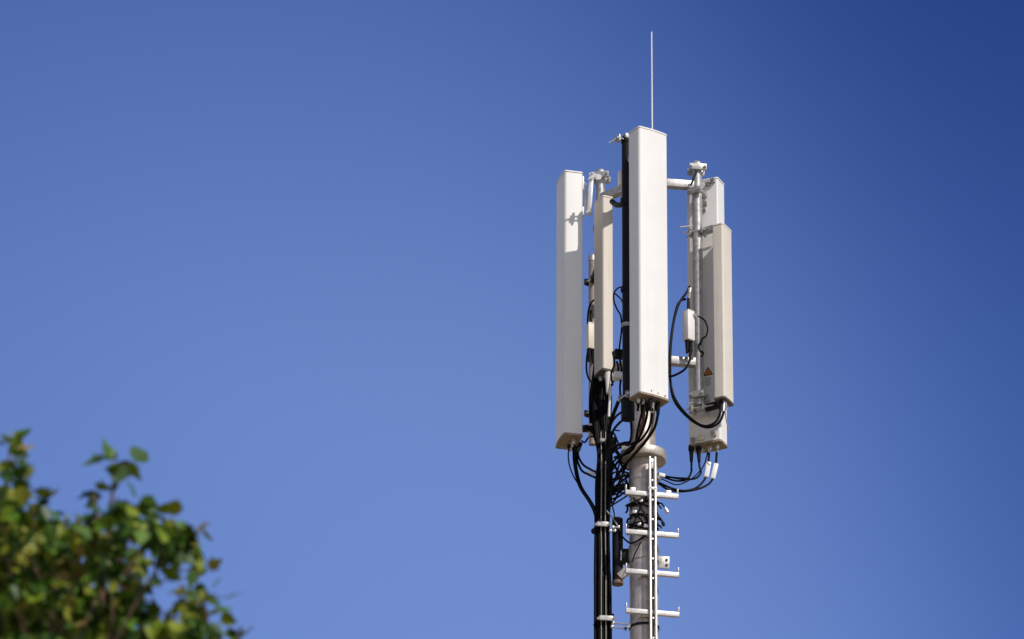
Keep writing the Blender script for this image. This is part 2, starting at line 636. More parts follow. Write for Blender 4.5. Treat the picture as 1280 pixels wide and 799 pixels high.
connectors(s_left, [(-0.035, -0.005), (0.01, 0.01)], 0.011, 0.03)
for u_, z_ in ((-0.03, 0.035), (0.02, 0.030), (0.075, 0.027)):
    b = MB()
    b.cyl(Vector((u_, -0.071, z_)), Vector((u_, -0.060, z_)), 0.0042, seg=10)
    b.build('rivet', M['rust'], a_front, local=True)
# screws of the slim right antenna, on the side towards the lens (local -x is the left side of its front)
for py in (316, 382):
    zc = at(901, py, -0.095).z - sr_b
    b = MB()
    b.cyl(Vector((0.0695, 0.012, zc)), Vector((0.0735, 0.012, zc)), 0.005, 0.004, 10)
    b.build('screw', M['rust'], s_right, local=True)


# ------------------------------------------------------------------ support pipes with arms
def pipe_xy(px, py, y):
    p = at(px, py, y)
    return Vector((p.x, y, 0))


def clamp_set(parent, c, d, r, plate=0.09, mat='galv', rods=0.10, name='clamp'):
    """Two jaw plates round a pipe at c, squeezed along d by two threaded rods."""
    s = d.cross(Vector((0, 0, 1))).normalized()
    for q in (-1, 1):
        b = MB()
        b.bar(c + d * q * (r + 0.008) - s * plate / 2, c + d * q * (r + 0.008) + s * plate / 2, 0.016, 0.045, 0.003)
        o = b.build(name, M[mat], parent)
    for q in (-1, 1):
        b = MB()
        e = c + s * q * (plate / 2 - 0.012)
        b.cyl(e - d * (r + rods * 0.45), e + d * (r + rods), 0.005, seg=8)
        b.cyl(e + d * (r + 0.017), e + d * (r + 0.028), 0.0105, seg=6)
        b.cyl(e - d * (r + 0.028), e - d * (r + 0.017), 0.0105, seg=6)
        b.build('bolt', M['bolt'], o)
    return o


def support(px, py, y, ztop, zbot, r, label, mat, cap='galv'):
    p = pipe_xy(px, py, y)
    t = thing('support_pipe', (p.x, p.y, zbot), label, 'support pipe', 'upright antenna support pipes')
    b = MB()
    b.lathe(Vector((p.x, p.y, 0)), [(r * 0.8, zbot + 0.004), (r, zbot), (r, ztop)], 28)
    b.build('pipe', M[mat], t)
    b = MB()
    b.lathe(Vector((p.x, p.y, 0)), [(r * 1.12, ztop - 0.03), (r * 1.16, ztop + 0.0), (r * 0.8, ztop + 0.018), (r * 0.2, ztop + 0.024)], 28)
    b.build('cap', M[cap], t)
    return t, p


z_arm1 = at(850, 230.0, 0.03).z
z_arm2 = at(850, 451.5, 0.03).z
RP = 0.0325
sp_r, pr = support(872.4, 350, 0.06, at(872.4, 206, 0.06).z, at(872, 507, 0.06).z, RP,
                   'light grey support pipe in front of the right panel antenna, capped by a clamp', 'galv')
sp_l, pl = support(750.6, 230, 0.25, at(750.6, 216, 0.25).z, at(751, 556, 0.25).z, 0.030,
                   'grey support pipe whose capped top rises behind the slim left antenna', 'galv')
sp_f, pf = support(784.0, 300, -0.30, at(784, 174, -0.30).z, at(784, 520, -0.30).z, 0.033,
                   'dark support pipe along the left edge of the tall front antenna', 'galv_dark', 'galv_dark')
sp_b, pb = support(740.4, 400, 0.60, at(740.4, 322, 0.60).z, at(740.4, 556, 0.60).z, 0.024,
                   'thin brown support pipe behind the cream box, left of the slim antenna', 'thin_pipe', 'galv')


def arm(t, p, z, w=0.05, h=0.055, mat='galv'):
    d = (p - Vector((MX, 0, 0)))
    d.z = 0
    L = d.length
    d.normalize()
    b = MB()
    a0 = Vector((MX, 0, z)) + d * (R_UP - 0.004)
    a1 = Vector((MX, 0, z)) + d * (L - 0.022)
    b.bar(a0, a1, w, h, 0.004)
    o = b.build('arm', M[mat], t)
    b = MB()
    b.bar(Vector((MX, 0, z)) + d * (R_UP + 0.002) - Vector((0, 0, 0.05)), Vector((MX, 0, z)) + d * (R_UP + 0.002) + Vector((0, 0, 0.05)), 0.11, 0.012, 0.002, up=d)
    b.build('mounting_plate', M[mat], o)
    return o


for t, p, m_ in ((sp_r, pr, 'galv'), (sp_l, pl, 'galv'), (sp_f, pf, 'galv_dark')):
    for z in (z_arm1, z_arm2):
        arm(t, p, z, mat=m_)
# thin rear pipe is carried by a short bracket from the left pipe
for py in (335, 500):
    z = at(741, py, 0.4).z
    b = MB()
    b.bar(Vector((pl.x, pl.y, z)), Vector((pb.x, pb.y, z)), 0.03, 0.035, 0.003)
    b.build('arm', M['galv_dark'], sp_b)
    clamp_set(sp_b, Vector((pb.x, pb.y, z)), dirv(-140), 0.024, 0.075, 'galv_dark', 0.04)
# ring clamps on the dark front pipe
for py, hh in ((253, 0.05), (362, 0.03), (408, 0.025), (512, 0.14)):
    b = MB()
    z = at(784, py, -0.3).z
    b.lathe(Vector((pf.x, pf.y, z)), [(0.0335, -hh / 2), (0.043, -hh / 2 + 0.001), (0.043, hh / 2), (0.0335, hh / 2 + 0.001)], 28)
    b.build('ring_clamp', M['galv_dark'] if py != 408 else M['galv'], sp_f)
b = MB()
z = at(776, 222, -0.2).z
b.box(at(775.5, 223, -0.2), (0.022, 0.05, 0.105), Matrix.Rotation(R(20), 3, 'Z'), 0.004)
b.build('gusset_plate', M['cap'], sp_f)
b = MB()
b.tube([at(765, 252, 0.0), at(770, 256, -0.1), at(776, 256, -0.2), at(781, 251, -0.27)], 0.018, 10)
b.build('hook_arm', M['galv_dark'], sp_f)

# ------------------------------------------------------------------ antenna brackets
# front antenna: upper and lower clamps to its pipe
for py, dz in ((0, H - 0.10), (0, 0.12)):
    z = z_bot + dz
    c = Vector((pf.x, pf.y, z))
    d = dirv(33)
    if dz < 0.5:
        clamp_set(a_front, c, d, 0.033, 0.085, 'galv', 0.06)
    b = MB()
    fr = Vector((a_front.location.x, a_front.location.y, z)) - d * 0.058
    b.bar(c + d * 0.045, fr, 0.05, 0.05, 0.004)
    b.build('tilt_arm', M['galv'], a_front)
# clamp head at the very top of the dark pipe, with a rod poking out to the left
c = at(779.5, 175.5, -0.31)
o = clamp_set(a_front, c, dirv(-60), 0.034, 0.055, 'galv', 0.03)
b = MB()
b.cyl(at(761.5, 178.5, -0.33), at(772, 173.5, -0.33), 0.006, seg=8)
b.build('threaded_rod', M['bolt'], a_front)
b = MB()
b.box(at(783.5, 170.0, -0.33), (0.03, 0.024, 0.035), Matrix.Rotation(R(20), 3, 'Z'), 0.006)
b.build('clamp_head', M['galv'], a_front)

# left antenna: scissor tilt bracket near its top, plain bracket near the foot
YB = 0.20


def link(t, p0, p1, y, w, th, name, mat, bolts=True):
    a, c = at(*p0, y), at(*p1, y)
    b = MB()
    b.bar(a, c, w, th, min(th, w) * 0.3, up=Vector((0, 1, 0)))
    for q in (a, c):
        b.cyl(q - Vector((0, th / 2 + 0.002, 0)), q + Vector((0, th / 2 + 0.002, 0)), w * 0.62, seg=16)
    o = b.build(name, mat, t)
    if bolts:
        for q in (a, c):
            b = MB()
            b.cyl(q - Vector((0, th / 2 + 0.014, 0)), q - Vector((0, th / 2 + 0.003, 0)), w * 0.30, seg=6)
            b.build('pivot_bolt', M['bolt'], o)
    return o


link(a_left, (739.0, 224.5), (736.5, 266), 0.19, 0.030, 0.016, 'tilt_arm', M['alu'])
link(a_left, (730.5, 230.5), (733.2, 266), 0.235, 0.022, 0.014, 'tilt_arm', M['alu'])
link(a_left, (740.5, 219.5), (748, 222), 0.21, 0.034, 0.02, 'tilt_arm', M['alu'], False)
b = MB()
b.box(at(727.8, 231, 0.17), (0.022, 0.06, 0.10), None, 0.004)
b.build('back_plate', M['alu'], a_left)
b = MB()
b.box(at(727.8, 266, 0.17), (0.022, 0.06, 0.06), None, 0.004)
b.build('back_plate', M['alu'], a_left)
clamp_set(a_left, at(750.8, 222, 0.25), dirv(-10), 0.034, 0.12, 'galv', 0.05)
clamp_set(a_left, at(750.8, 541, 0.25), dirv(-60), 0.030, 0.10, 'galv', 0.06)
b = MB()
b.bar(at(728, 536, 0.21), at(748, 535, 0.25), 0.04, 0.04, 0.004)
b.build('tilt_arm', M['galv_dark'], a_left)
for (x, y_) in ((736.5, 531), (738.8, 530.5), (736, 541), (735.5, 545.5)):
    b = MB()
    b.cyl(at(x, y_, 0.17), at(x, y_, 0.20), 0.008, seg=6)
    b.build('bolt', M['bolt'], a_left)

# right antenna: brackets on the back face towards the pipe
d_r = dirv(155)
for dz in (H - 0.13, 0.30):
    c = Vector((pr.x, pr.y, z_bot + dz))
    o = clamp_set(a_right, c, d_r, RP, 0.10, 'galv', 0.05)
    b = MB()
    b.bar(c + d_r * (RP + 0.016), c + d_r * 0.066, 0.06, 0.05, 0.004)
    b.build('tilt_arm', M['galv'], a_right)


def back_fit(px, py, w, h, depth, mat, name):
    """Small fitting on the back face of the right antenna at the height and side seen."""
    p = at(px, py, 0.115)
    rel = Vector((p.x - a_right.location.x, p.y - a_right.location.y))
    bx = Vector((math.cos(R(155)), math.sin(R(155))))
    u = rel.dot(bx)
    z = p.z - z_bot
    bb = MB()
    bb.box(Vector((u, HB + depth / 2, z)), (w, depth, h), None, 0.003)
    bb.cyl(Vector((u + w * 0.2, HB + depth, z)), Vector((u + w * 0.2, HB + depth + 0.014, z)), 0.008, seg=6)
    bb.cyl(Vector((u - w * 0.25, HB + depth, z + h * 0.2)), Vector((u - w * 0.25, HB + depth + 0.01, z + h * 0.2)), 0.006, seg=6)
    return bb.build(name, M[mat], a_right, local=True)


back_fit(893.5, 228.5, 0.030, 0.030, 0.022, 'galv', 'stud')
back_fit(886.0, 231.5, 0.026, 0.026, 0.022, 'galv', 'stud')
back_fit(882.3, 255.0, 0.022, 0.030, 0.018, 'galv', 'stud')
back_fit(881.0, 262.5, 0.016, 0.022, 0.018, 'galv', 'stud')
back_fit(894.5, 544.0, 0.030, 0.036, 0.022, 'galv', 'stud')
back_fit(863.0, 547.0, 0.026, 0.030, 0.02, 'galv', 'stud')
back_fit(875.0, 545.0, 0.050, 0.045, 0.015, 'cream', 'stud')
# warning sticker on the back face
p = at(884.9, 472.5, 0.115)
rel = Vector((p.x - a_right.location.x, p.y - a_right.location.y))
u0 = rel.dot(Vector((math.cos(R(155)), math.sin(R(155)))))
zc = p.z - z_bot
yb = HB
st = MB()
st.box(Vector((u0, yb + 0.001, zc - 0.028)), (0.054, 0.0012, 0.076), None)
sto = st.build('warning_sticker', M['tag'], a_right, local=True, smooth=0)


def tri(sz, y, z):
    return [Vector((u0 - sz, y, z - sz * 0.62)), Vector((u0 + sz, y, z - sz * 0.62)), Vector((u0, y, z + sz * 1.12))]


zt = zc + 0.040
b = MB()
b.poly(tri(0.036, yb + 0.0016, zt))
b.build('triangle_border', M['sign_black'], sto, local=True, smooth=0)
b = MB()
b.poly(tri(0.0245, yb + 0.0030, zt - 0.0005))
b.build('triangle_field', M['sign_yellow'], sto, local=True, smooth=0)
b = MB()
b.poly([Vector((u0 + x, yb + 0.0044, zt + z)) for x, z in ((0.003, 0.016), (-0.006, 0.001), (0.0, 0.001), (-0.003, -0.012), (0.006, 0.004), (0.0005, 0.004))])
b.build('triangle_symbol', M['sign_black'], sto, local=True, smooth=0)
b = MB()
for k, wd in enumerate((0.044, 0.040, 0.046, 0.036, 0.042, 0.030)):
    z_ = zc - 0.002 - k * 0.0105
    b.poly([Vector((u0 + x * wd / 2, yb + 0.0028, z_ + q * 0.0022)) for x, q in ((-1, -1), (1, -1), (1, 1), (-1, 1))])
pl_ = b.build('print_lines', M['sign_text'], sto, local=True, smooth=0)

# slim right antenna brackets
for py, tilt in ((286, 0), (507, 0)):
    z = at(880, py, 0.0).z
    c = Vector((pr.x, pr.y, z))
    d = dirv(68)
    clamp_set(s_right, c, d, RP, 0.085, 'galv', 0.11)
    b = MB()
    e = Vector((s_right.location.x, s_right.location.y, z)) - dirv(62) * 0.037
    b.bar(c + d * (RP + 0.012), e, 0.035, 0.045, 0.004)
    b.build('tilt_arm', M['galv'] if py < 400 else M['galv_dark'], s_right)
    b = MB()
    b.cyl(at(849.5 if py < 400 else 860, py - 2, -0.03), at(866, py - 4, 0.02), 0.0045, seg=8)
    b.build('threaded_rod', M['bolt'], s_right)
# clamp crowning the right pipe
cr = at(872.4, 209.5, 0.03)
o = clamp_set(sp_r, Vector((pr.x, pr.y, cr.z)), dirv(8), 0.035, 0.115, 'galv', 0.035)
b = MB()
b.bar(at(863.5, 232, -0.03), at(871, 214, -0.03), 0.012, 0.012, 0.002)
b.build('stay', M['galv_dark'], sp_r)
# slim left antenna brackets
for z in (sl_b + 0.10, sl_t - 0.13):
    c = Vector((pl.x, pl.y, z))
    d = Vector((s_left.location.x - pl.x, s_left.location.y - pl.y, 0)).normalized()
    clamp_set(s_left, c, d, 0.030, 0.09, 'galv', 0.03)
    b = MB()
    b.bar(c + d * 0.03, c + d * 0.075, 0.05, 0.04, 0.003)
    b.build('tilt_arm', M['galv'], s_left)
b = MB()
q0, q1 = at(760.0, 465.5, 0.08), at(760.0, 492, 0.08)
b.cyl(Vector((q0.x, 0.08, q1.z)), Vector((q0.x, 0.08, q0.z)), 0.012, 0.020, 20)
b.build('cable_gland', M['cap'], s_left)

# ------------------------------------------------------------------ small boxes
def ctrl_box(px, py, y, size, rz, label, mat):
    p = at(px, py, y)
    t = thing('control_box', (p.x, p.y, p.z - size[2] / 2), label, 'control box', 'small antenna control boxes', R(rz))
    b = MB()
    b.box(Vector((0, 0, size[2] / 2)), size, None, 0.006)
    b.build('housing', M[mat], t, local=True)
    b = MB()
    b.box(Vector((0, 0, size[2] + 0.004)), (size[0] * 0.92, size[1] * 0.92, 0.008), None, 0.002)
    b.build('lid', M['cap'], t, local=True)
    for x in (-0.25, 0.25):
        b = MB()
        b.cyl(Vector((x * size[0], 0, -0.09)), Vector((x * size[0], 0, -0.001)), 0.0085, 0.0145, 14)
        b.build('cable_gland', M['rubber'], t, local=True)
    b = MB()
    b.cyl(Vector((0, 0, size[2] + 0.008)), Vector((0, 0, size[2] + 0.10)), 0.011, 0.009, 14)
    b.build('stem', M['galv_dark'], t, local=True)
    return t


ctrl_box(738.6, 421.5, 0.56, (0.056, 0.045, 0.18), 25, 'small cream control box left of the slim antenna, beside the thin pipe', 'cream')
ctrl_box(860.8, 408.5, -0.02, (0.060, 0.058, 0.205), 40, 'small pinkish white control box strapped to the right support pipe', 'cap')
# dark junction box under the left pipe
p = at(759, 553.5, 0.13)
t = thing('junction_box', p, 'flat dark junction box with a grey front across the cables', 'junction box')
b = MB()
b.box(p + Vector((0, 0, 0.0)), (0.115, 0.07, 0.062), Matrix.Rotation(R(6), 3, 'Z'), 0.006)
b.build('housing', M['galv_dark'], t)
b = MB()
b.box(p + Vector((-0.006, -0.042, -0.004)), (0.085, 0.012, 0.026), Matrix.Rotation(R(6), 3, 'Z'), 0.003)
b.build('front_plate', M['galv'], t)

# ------------------------------------------------------------------ stub pipe bracketed to the mast
ps = at(772.0, 690, 0.02)
zs1, zs0 = at(772, 649, 0.02).z, at(771, 729, 0.02).z
stub = thing('stub_pipe', (ps.x, 0.02, zs0), 'short dark upright pipe held by a bracket left of the mast', 'pipe')
b = MB()
b.lathe(Vector((ps.x, 0.02, 0)), [(0.033, zs0), (0.034, zs0 + 0.001), (0.034, zs1), (0.028, zs1 + 0.004)], 28)
b.build('pipe', M['galv_dark'], stub)
b = MB()
b.lathe(Vector((ps.x, 0.02, 0)), [(0.026, zs0 - 0.012), (0.0355, zs0 - 0.010), (0.0355, zs0 + 0.012), (0.0345, zs0 + 0.013)], 28)
b.build('end_cap', M['rust'], stub)
b = MB()
b.bar(at(774, 722, 0.0), at(790, 708, 0.0), 0.04, 0.05, 0.004)
b.build('arm', M['mast'], stub)
b = MB()
b.box(at(782.5, 696, 0.0), (0.075, 0.02, 0.105), None, 0.003)
b.build('bracket_plate', M['galv_dark'], stub)
b = MB()
b.box(at(776.3, 694.5, -0.02), (0.008, 0.012, 0.07), None, 0.002)
b.build('bolt_strip', M['bolt'], stub)


# ------------------------------------------------------------------ cables
def cable(label, group, pts, r=0.0075, mat='cable', boots=(), tags=(), name='cable', cat='cable', loose=None):
    P = [q if isinstance(q, Vector) else at(*q) for q in pts]
    base = P[-1] if P[-1].z < P[0].z else P[0]
    if not boots and not tags:
        b = MB()
        b.tube(P, r, 8)
        o = b.build(name, M[mat])
        return tag(o, label, cat, group)
    t = thing(name, base, label, cat, group)
    b = MB()
    b.tube(P, r, 8)
    b.build('sheath', M[mat], t)
    for i, ln, rr, mm in boots:                    # a boot over the first or last stretch of the cable
        a = P[0] if i == 0 else P[-1]
        c = P[1] if i == 0 else P[-2]
        d = (c - a).normalized()
        b = MB()
        b.cyl(a - d * 0.005, a + d * ln, rr, max(r * 1.1, rr * 0.6), 14)
        b.cyl(a - d * 0.006, a + d * 0.018, rr * 1.15, rr * 1.15, 14)
        b.build('connector', M[mm], t)
    for a, c, w in tags:
        b = MB()
        b.bar(at(*a), at(*c), w, w * 0.5, w * 0.15, up=Vector((0, 1, 0)))
        b.build('name_tag', M['tag'], t)
    return t


G_B = 'black feeder cables in the thick bundle left of the mast'
L_B = 'black feeder cable in the thick bundle running down left of the mast'
ZG = 0.05


def down(x655, x785, y):
    """Lower course of a feeder: through both cable clamps and on down to the ground."""
    p = at(x785, 785, y)
    return [(x655, 655, y), (0.5 * (x655 + x785) + random.uniform(-0.9, 0.9), 715 + random.uniform(-15, 15), y + random.uniform(-.012, .012)), (x785, 785, y)], \
           [(p.x + 0.003, p.y, p.z - 3.0), (p.x, p.y, p.z - 8.0), (p.x, p.y, ZG)]


def feeder(up, x655, x785, y, label=L_B, group=G_B, r=0.0085, boots=(), tags=(), mat='cable'):
    a, bz = down(x655, x785, y)
    P = [at(*q) for q in up] + [at(*q) for q in a] + [Vector(q) for q in bz]
    base = P[-1]
    if not boots and not tags:
        b = MB()
        b.tube(P, r, 8, sub=6)
        return tag(b.build('feeder_cable', M[mat]), label, 'cable', group)
    t = thing('feeder_cable', base, label, 'cable', group)
    b = MB()
    b.tube(P, r, 8, sub=6)
    b.build('sheath', M[mat], t)
    for ln, rr, mm in boots:
        d = (P[1] - P[0]).normalized()
        b = MB()
        b.cyl(P[0] - d * 0.004, P[0] + d * ln, rr, max(r * 1.15, rr * 0.6), 14)
        b.build('connector', M[mm], t)
    for a_, c_, w in tags:
        b = MB()
        b.bar(at(*a_), at(*c_), w, w * 0.5, w * 0.15, up=Vector((0, 1, 0)))
        b.build('name_tag', M['tag'], t)
    return t


G_L = 'black cables hanging from the foot of the far left antenna'
L_L = 'black cable drooping from the foot of the far left antenna into the bundle'
boot = ((0.06, 0.014, 'rubber'),)
feeder([(717, 556, .17), (718, 580, .16), (724, 607, .13), (737, 628, .06), (743.5, 642, .01)], 744.6, 744.0, -0.005, L_L, G_L, 0.0088, boot)
feeder([(719.5, 556, .20), (719.5, 578, .18), (725.5, 606, .13), (738.5, 627, .05), (745.5, 641, .0)], 746.6, 746.2, 0.022, L_L, G_L, 0.0088, boot)
feeder([(722.5, 555, .22), (721, 572, .20), (727, 588, .16), (737, 594, .10), (747, 601, .04), (750, 625, .01)], 748.8, 748.8, 0.02, L_L, G_L, 0.0075, boot,
       (((734.5, 589.5, .105), (743.8, 592.5, .08), 0.016),))
feeder([(725.5, 555, .23), (722.5, 568, .20), (729, 581, .16), (740, 588, .10), (748, 594, .05), (752, 620, .01)], 751.8, 752.4, 0.02, L_L, G_L, 0.0075, boot)
cable('thinnest black cable looping lowest from the far left antenna into the bundle', None,
      [(711.0, 557, .12), (710.5, 574, .12), (714.5, 590, .12), (722, 604, .10), (733, 620, .06), (742, 632, .02), (745, 655, .0), (744.5, 700, .0)], 0.0045,
      boots=((0, 0.03, 0.009, 'rubber'),))
cable('thin black lead bent like a hook beside the foot of the far left antenna', None,
      [(726.5, 551, .2), (731, 553, .2), (734, 549, .2), (737, 546, .2), (746, 546, .2)], 0.006)
# straight runs coming down through the dark space under the slim left antenna
tops = [(744.5, 455), (746, 452), (748, 454), (750.5, 452), (753, 450), (755.5, 454), (757.5, 452), (760, 450)]
xs = [746.0, 748.4, 750.2, 752.4, 754.4, 756.4, 758.6, 760.4]
xe = [745.6, 748.6, 750.6, 753.6, 756.2, 758.4, 761.0, 763.4]
for i, (tx, ty) in enumerate(tops):
    y = (-0.012 if i % 2 else 0.004)
    wob = random.uniform(-1.5, 1.5)
    feeder([(tx, ty, .225), (tx + wob * .6, 484, .20), (tx + wob - 1, 515, .14), (tx + 1.0 + wob * .5, 545, .10), (748.5 + i * 2.3, 575, .05), (745.5 + i * 2.5, 612, .01)], xs[i], xe[i], y)
for i in range(9):
    x = 737.5 + i * 3.0
    feeder([(max(x, 744 + i * .9), 450, .25), (max(x, 741), 474 + random.uniform(0, 10), .24), (x + random.uniform(-2.5, 2.5), 500, .22), (x + 1.5 + random.uniform(-2.5, 2.5), 530, .19),
            (748 + i * 1.9, 566, .1), (745.5 + i * 2.3, 606, .05)], 746.0 + i * 1.75, 745.2 + i * 2.2, 0.045, r=0.0098)
for i in range(4):
    feeder([(746 + i * 3.5, 452, .23), (741 + i * 4.5, 490, .2), (742 + i * 4 + random.uniform(-2, 2), 525, .17), (751 + i * 3, 566, .09), (747 + i * 4.4, 605, .04)],
           747.5 + i * 4.0, 747.0 + i * 4.8, 0.03)
feeder([(751.2, 540, .10), (752.0, 590, .0)], 751.4, 751.6, -0.026, 'thin grey line painted as a cable highlight, the left one of two in front of the cable bundle', None, 0.0032, mat='cable_grey')  # two grey strands added as painted highlights on the black cables
feeder([(757.0, 540, .10), (757.0, 590, .0)], 756.6, 757.4, -0.026, 'thin grey line painted as a cable highlight, the right one of two in front of the cable bundle', None, 0.0032, mat='cable_grey')

G_F = 'black cables curving from the foot of the tall front antenna to the bundle'
L_F = 'black cable curving from the foot of the tall front antenna behind the collar cables'
feeder([(822.5, 504, -.50), (822.5, 517, -.49), (818, 535, -.44), (807, 552, -.33), (793, 568, -.22), (776, 588, -.1), (764, 612, -.03)], 760.6, 763.0, -0.014,
       'outermost black cable sweeping from the right of the front antenna foot', None, 0.0088, ((0.075, 0.016, 'rubber'),))
feeder([(815.5, 504, -.52), (815, 516, -.5), (812, 533, -.42), (803, 548, -.32), (790, 558, -.22), (774, 575, -.1), (761, 600, -.02)], 759.2, 761.0, 0.012, L_F, G_F, 0.0085,
       ((0.06, 0.014, 'bolt'),))
feeder([(809, 503, -.52), (809, 515, -.5), (806, 530, -.4), (797, 550, -.3), (786, 556, -.2), (770, 558, -.08), (762, 580, -.02)], 757.8, 759.4, 0.02, L_F, G_F, 0.0085,
       ((0.06, 0.015, 'rubber'),))
cable('black cable dropping from the front antenna foot onto the collar of the mast', None,
      [(803, 501, -.52), (802.5, 515, -.48), (799, 530, -.36), (796, 545, -.24), (794, 556, -.2), (786, 566, -.16), (768, 572, -.05)], 0.0085,
      boots=((0, 0.07, 0.016, 'rubber'),))
cable('dark red taped cable lying against the mast under the front antenna', None,
      [(806, 506, -.5), (804, 525, -.3), (800, 537, -.16), (797, 548, -.14), (795, 556, -.14)], 0.009, 'cable_red')
cable('pale grey jumper cable hanging in the middle of the front antenna foot', None,
      [(817, 503, -.5), (817.5, 516, -.46), (815, 534, -.36), (808, 548, -.26), (799, 558, -.2), (789, 567, -.17)], 0.006, 'cable_grey')
for k, (x, yy) in enumerate(((797.5, -.5), (812.5, -.55), (819.5, -.47))):
    cable('short black stub cable plugged into the underside of the front antenna', 'stub cables under the front antenna',
          [(x, 500.5, yy), (x + .3, 508, yy), (x - .5, 514, yy + .01)], 0.008, boots=((0, 0.05, 0.014, 'rubber'),))
# cables slung from the dark front pipe to the bundle
cable('thick black cable slanting from the dark pipe foot down to the bundle', None,
      [(774.5, 498, -.26), (771, 507, -.2), (766, 520, -.1), (762, 534, .0), (759, 556, .04), (757, 590, .02), (755, 640, .01)], 0.0125)
cable('upper of two black cables arching from the dark pipe foot to the bundle', None,
      [(784, 511, -.28), (776, 516, -.22), (769, 522, -.12), (763, 533, -.02), (760, 556, .03), (758, 600, .01)], 0.0078)
cable('lower of two black cables arching from the dark pipe foot to the bundle', None,
      [(792, 519, -.28), (783, 523, -.22), (774, 529, -.14), (766, 540, -.03), (762, 560, .02), (760, 600, .01)], 0.0082)
cable('short black cable end sticking out right of the cable bundle', None, [(766, 537.5, .0), (770, 538.0, -.02), (774.5, 538.6, -.03)], 0.0045)
cable('black cable wrapped from the junction box round the mast above its collar', None,
      [(764, 566, .08), (772, 557, .02), (781, 553.5, -.06), (787.5, 552, -.1), (789.5, 540, -.12), (788.5, 525, -.16)], 0.0085)
cable('short cable with a white sleeve leaning on the left of the collar', None,
      [(766, 566, -.04), (772, 561, -.1), (778, 559, -.14), (788, 556.5, -.17), (794, 553, -.17)], 0.007,
      tags=(((777.5, 560.0, -.155), (788.5, 557.8, -.185), 0.026),))

# right antenna cables, tags on two of them
RB = ((0, 0.085, 0.017, 'rubber'),)
YR = .16
cable('leftmost black booted cable below the back-facing right antenna', None,
      [(864, 560, .14), (864.3, 582, .13), (863.5, 592, .12), (857, 600, .08), (844, 601, .03), (831, 597, .0), (822, 594.5, .02), (810, 592, .13), (790, 592, .13), (774, 598, .06), (762, 606, .02)],
      0.0068, boots=((0, 0.10, 0.0165, 'rubber'),))
cable('second booted cable from the left below the back-facing right antenna', None,
      [(873, 560, .15), (874.2, 582, .14), (876, 591, .13), (868, 598.5, .09), (850, 598.5, .04), (835, 596, .0), (823, 594, .02), (810, 590, .13), (786, 596, .13), (772, 606, .06), (760, 616, .02)],
      0.0068, boots=((0, 0.10, 0.0165, 'rubber'),))
cable('black cable with a white name tag, inner one of the tagged pair', None,
      [(886.3, 557, .17), (886, 572, .16), (884, 590, .15), (879, 602, .12), (868, 611, .08), (852, 613.5, .04), (836, 609, .0), (822, 603, .03), (806, 600, .13), (786, 604, .12), (770, 612, .05), (760, 622, .02)],
      0.0072, boots=((0, 0.055, 0.012, 'bolt'),), tags=(((886.2, 577.5, .135), (883.0, 596.5, .125), 0.031),))
cable('black cable with a white name tag, outer one of the tagged pair', None,
      [(896.3, 557, .18), (895.5, 572, .17), (893, 592, .16), (887, 604, .13), (872, 611.5, .09), (850, 614.5, .04), (834, 611.5, .0), (823, 605, .03), (806, 604, .13), (784, 608, .12), (768, 616, .05), (759, 628, .02)],
      0.0072, boots=((0, 0.055, 0.012, 'bolt'),), tags=(((895.4, 579.5, .145), (891.0, 598.5, .135), 0.031),))
cable('thin black wire slanting behind the tagged cables below the right antenna', None,
      [(885.5, 560, .20), (881, 579, .18), (873, 591, .15), (862, 600, .10), (846, 606, .05), (830, 600, .02), (822, 597, .05)], 0.0042)
p0 = at(824, 594.5, -.03)
cable('cable joint with a white sleeve at the right edge of the mast', None,
      [(822, 592, -.0), (827, 594.5, -.02), (834, 596, -.01), (848, 597.5, .03), (862, 598, .07)], 0.0055, tags=(((823.5, 592.8, -.04), (831.5, 594.8, -.035), 0.024),))
# loop at the foot of the slim right antenna and up past the front antenna
cable('outer black cable looping from the slim right antenna foot up to the pipe', None,
      [(904.5, 503, -.06), (904.3, 516, -.07), (898, 529, -.08), (884, 534.5, -.09), (868, 528, -.08), (853, 515, -.05), (842.5, 500, -.03), (838.2, 480, -.02), (837.8, 450, -.02), (839, 425, .0), (843, 398, .03), (849, 379, .06), (858, 366, .08), (862, 358, .09)],
      0.0080, boots=((0, 0.07, 0.013, 'bolt'),))
cable('inner black cable looping from the slim right antenna foot up to the pipe', None,
      [(901.0, 503, -.07), (900.5, 515, -.08), (894, 528, -.09), (880, 532.5, -.10), (866, 525, -.09), (852, 511, -.07), (842, 494, -.05), (837.2, 470, -.04), (836.8, 445, -.04), (840.5, 410, -.01), (846, 384, .04), (851, 376, .06), (857, 374, .08)],
      0.0078, boots=((0, 0.07, 0.013, 'rubber'),))
cable('thin grey lead trailing from the slim right antenna foot', None,
      [(907, 504, -.05), (906.5, 515, -.04), (908.5, 529, -.03), (911.5, 539, -.02)], 0.0035, 'cable_grey', boots=((0, 0.03, 0.008, 'bolt'),))
cable('small black loop right of the pinkish control box on the pipe', None,
      [(867, 394, -.03), (874, 396, -.04), (881, 401, -.05), (884.5, 411, -.05), (882.5, 420, -.05), (877.5, 424, -.04), (875.5, 432, -.03)], 0.0055,
      boots=((0, 0.03, 0.008, 'bolt'),))
cable('short black cable knotted at the lower end of the small loop on the pipe', None,
      [(877.5, 425, -.05), (873.5, 432, -.05), (875, 439, -.05), (879, 441, -.05), (877, 446, -.04)], 0.0065, 'cable')
cable('black cable drooping from the pinkish control box under the lower right arm', None,
      [(863.5, 437, -.03), (862, 450, -.06), (857.5, 460, -.08), (849, 466.5, -.08), (838, 470.5, -.06), (826, 468, -.02)], 0.0078,
      boots=((0, 0.06, 0.012, 'rubber'),))
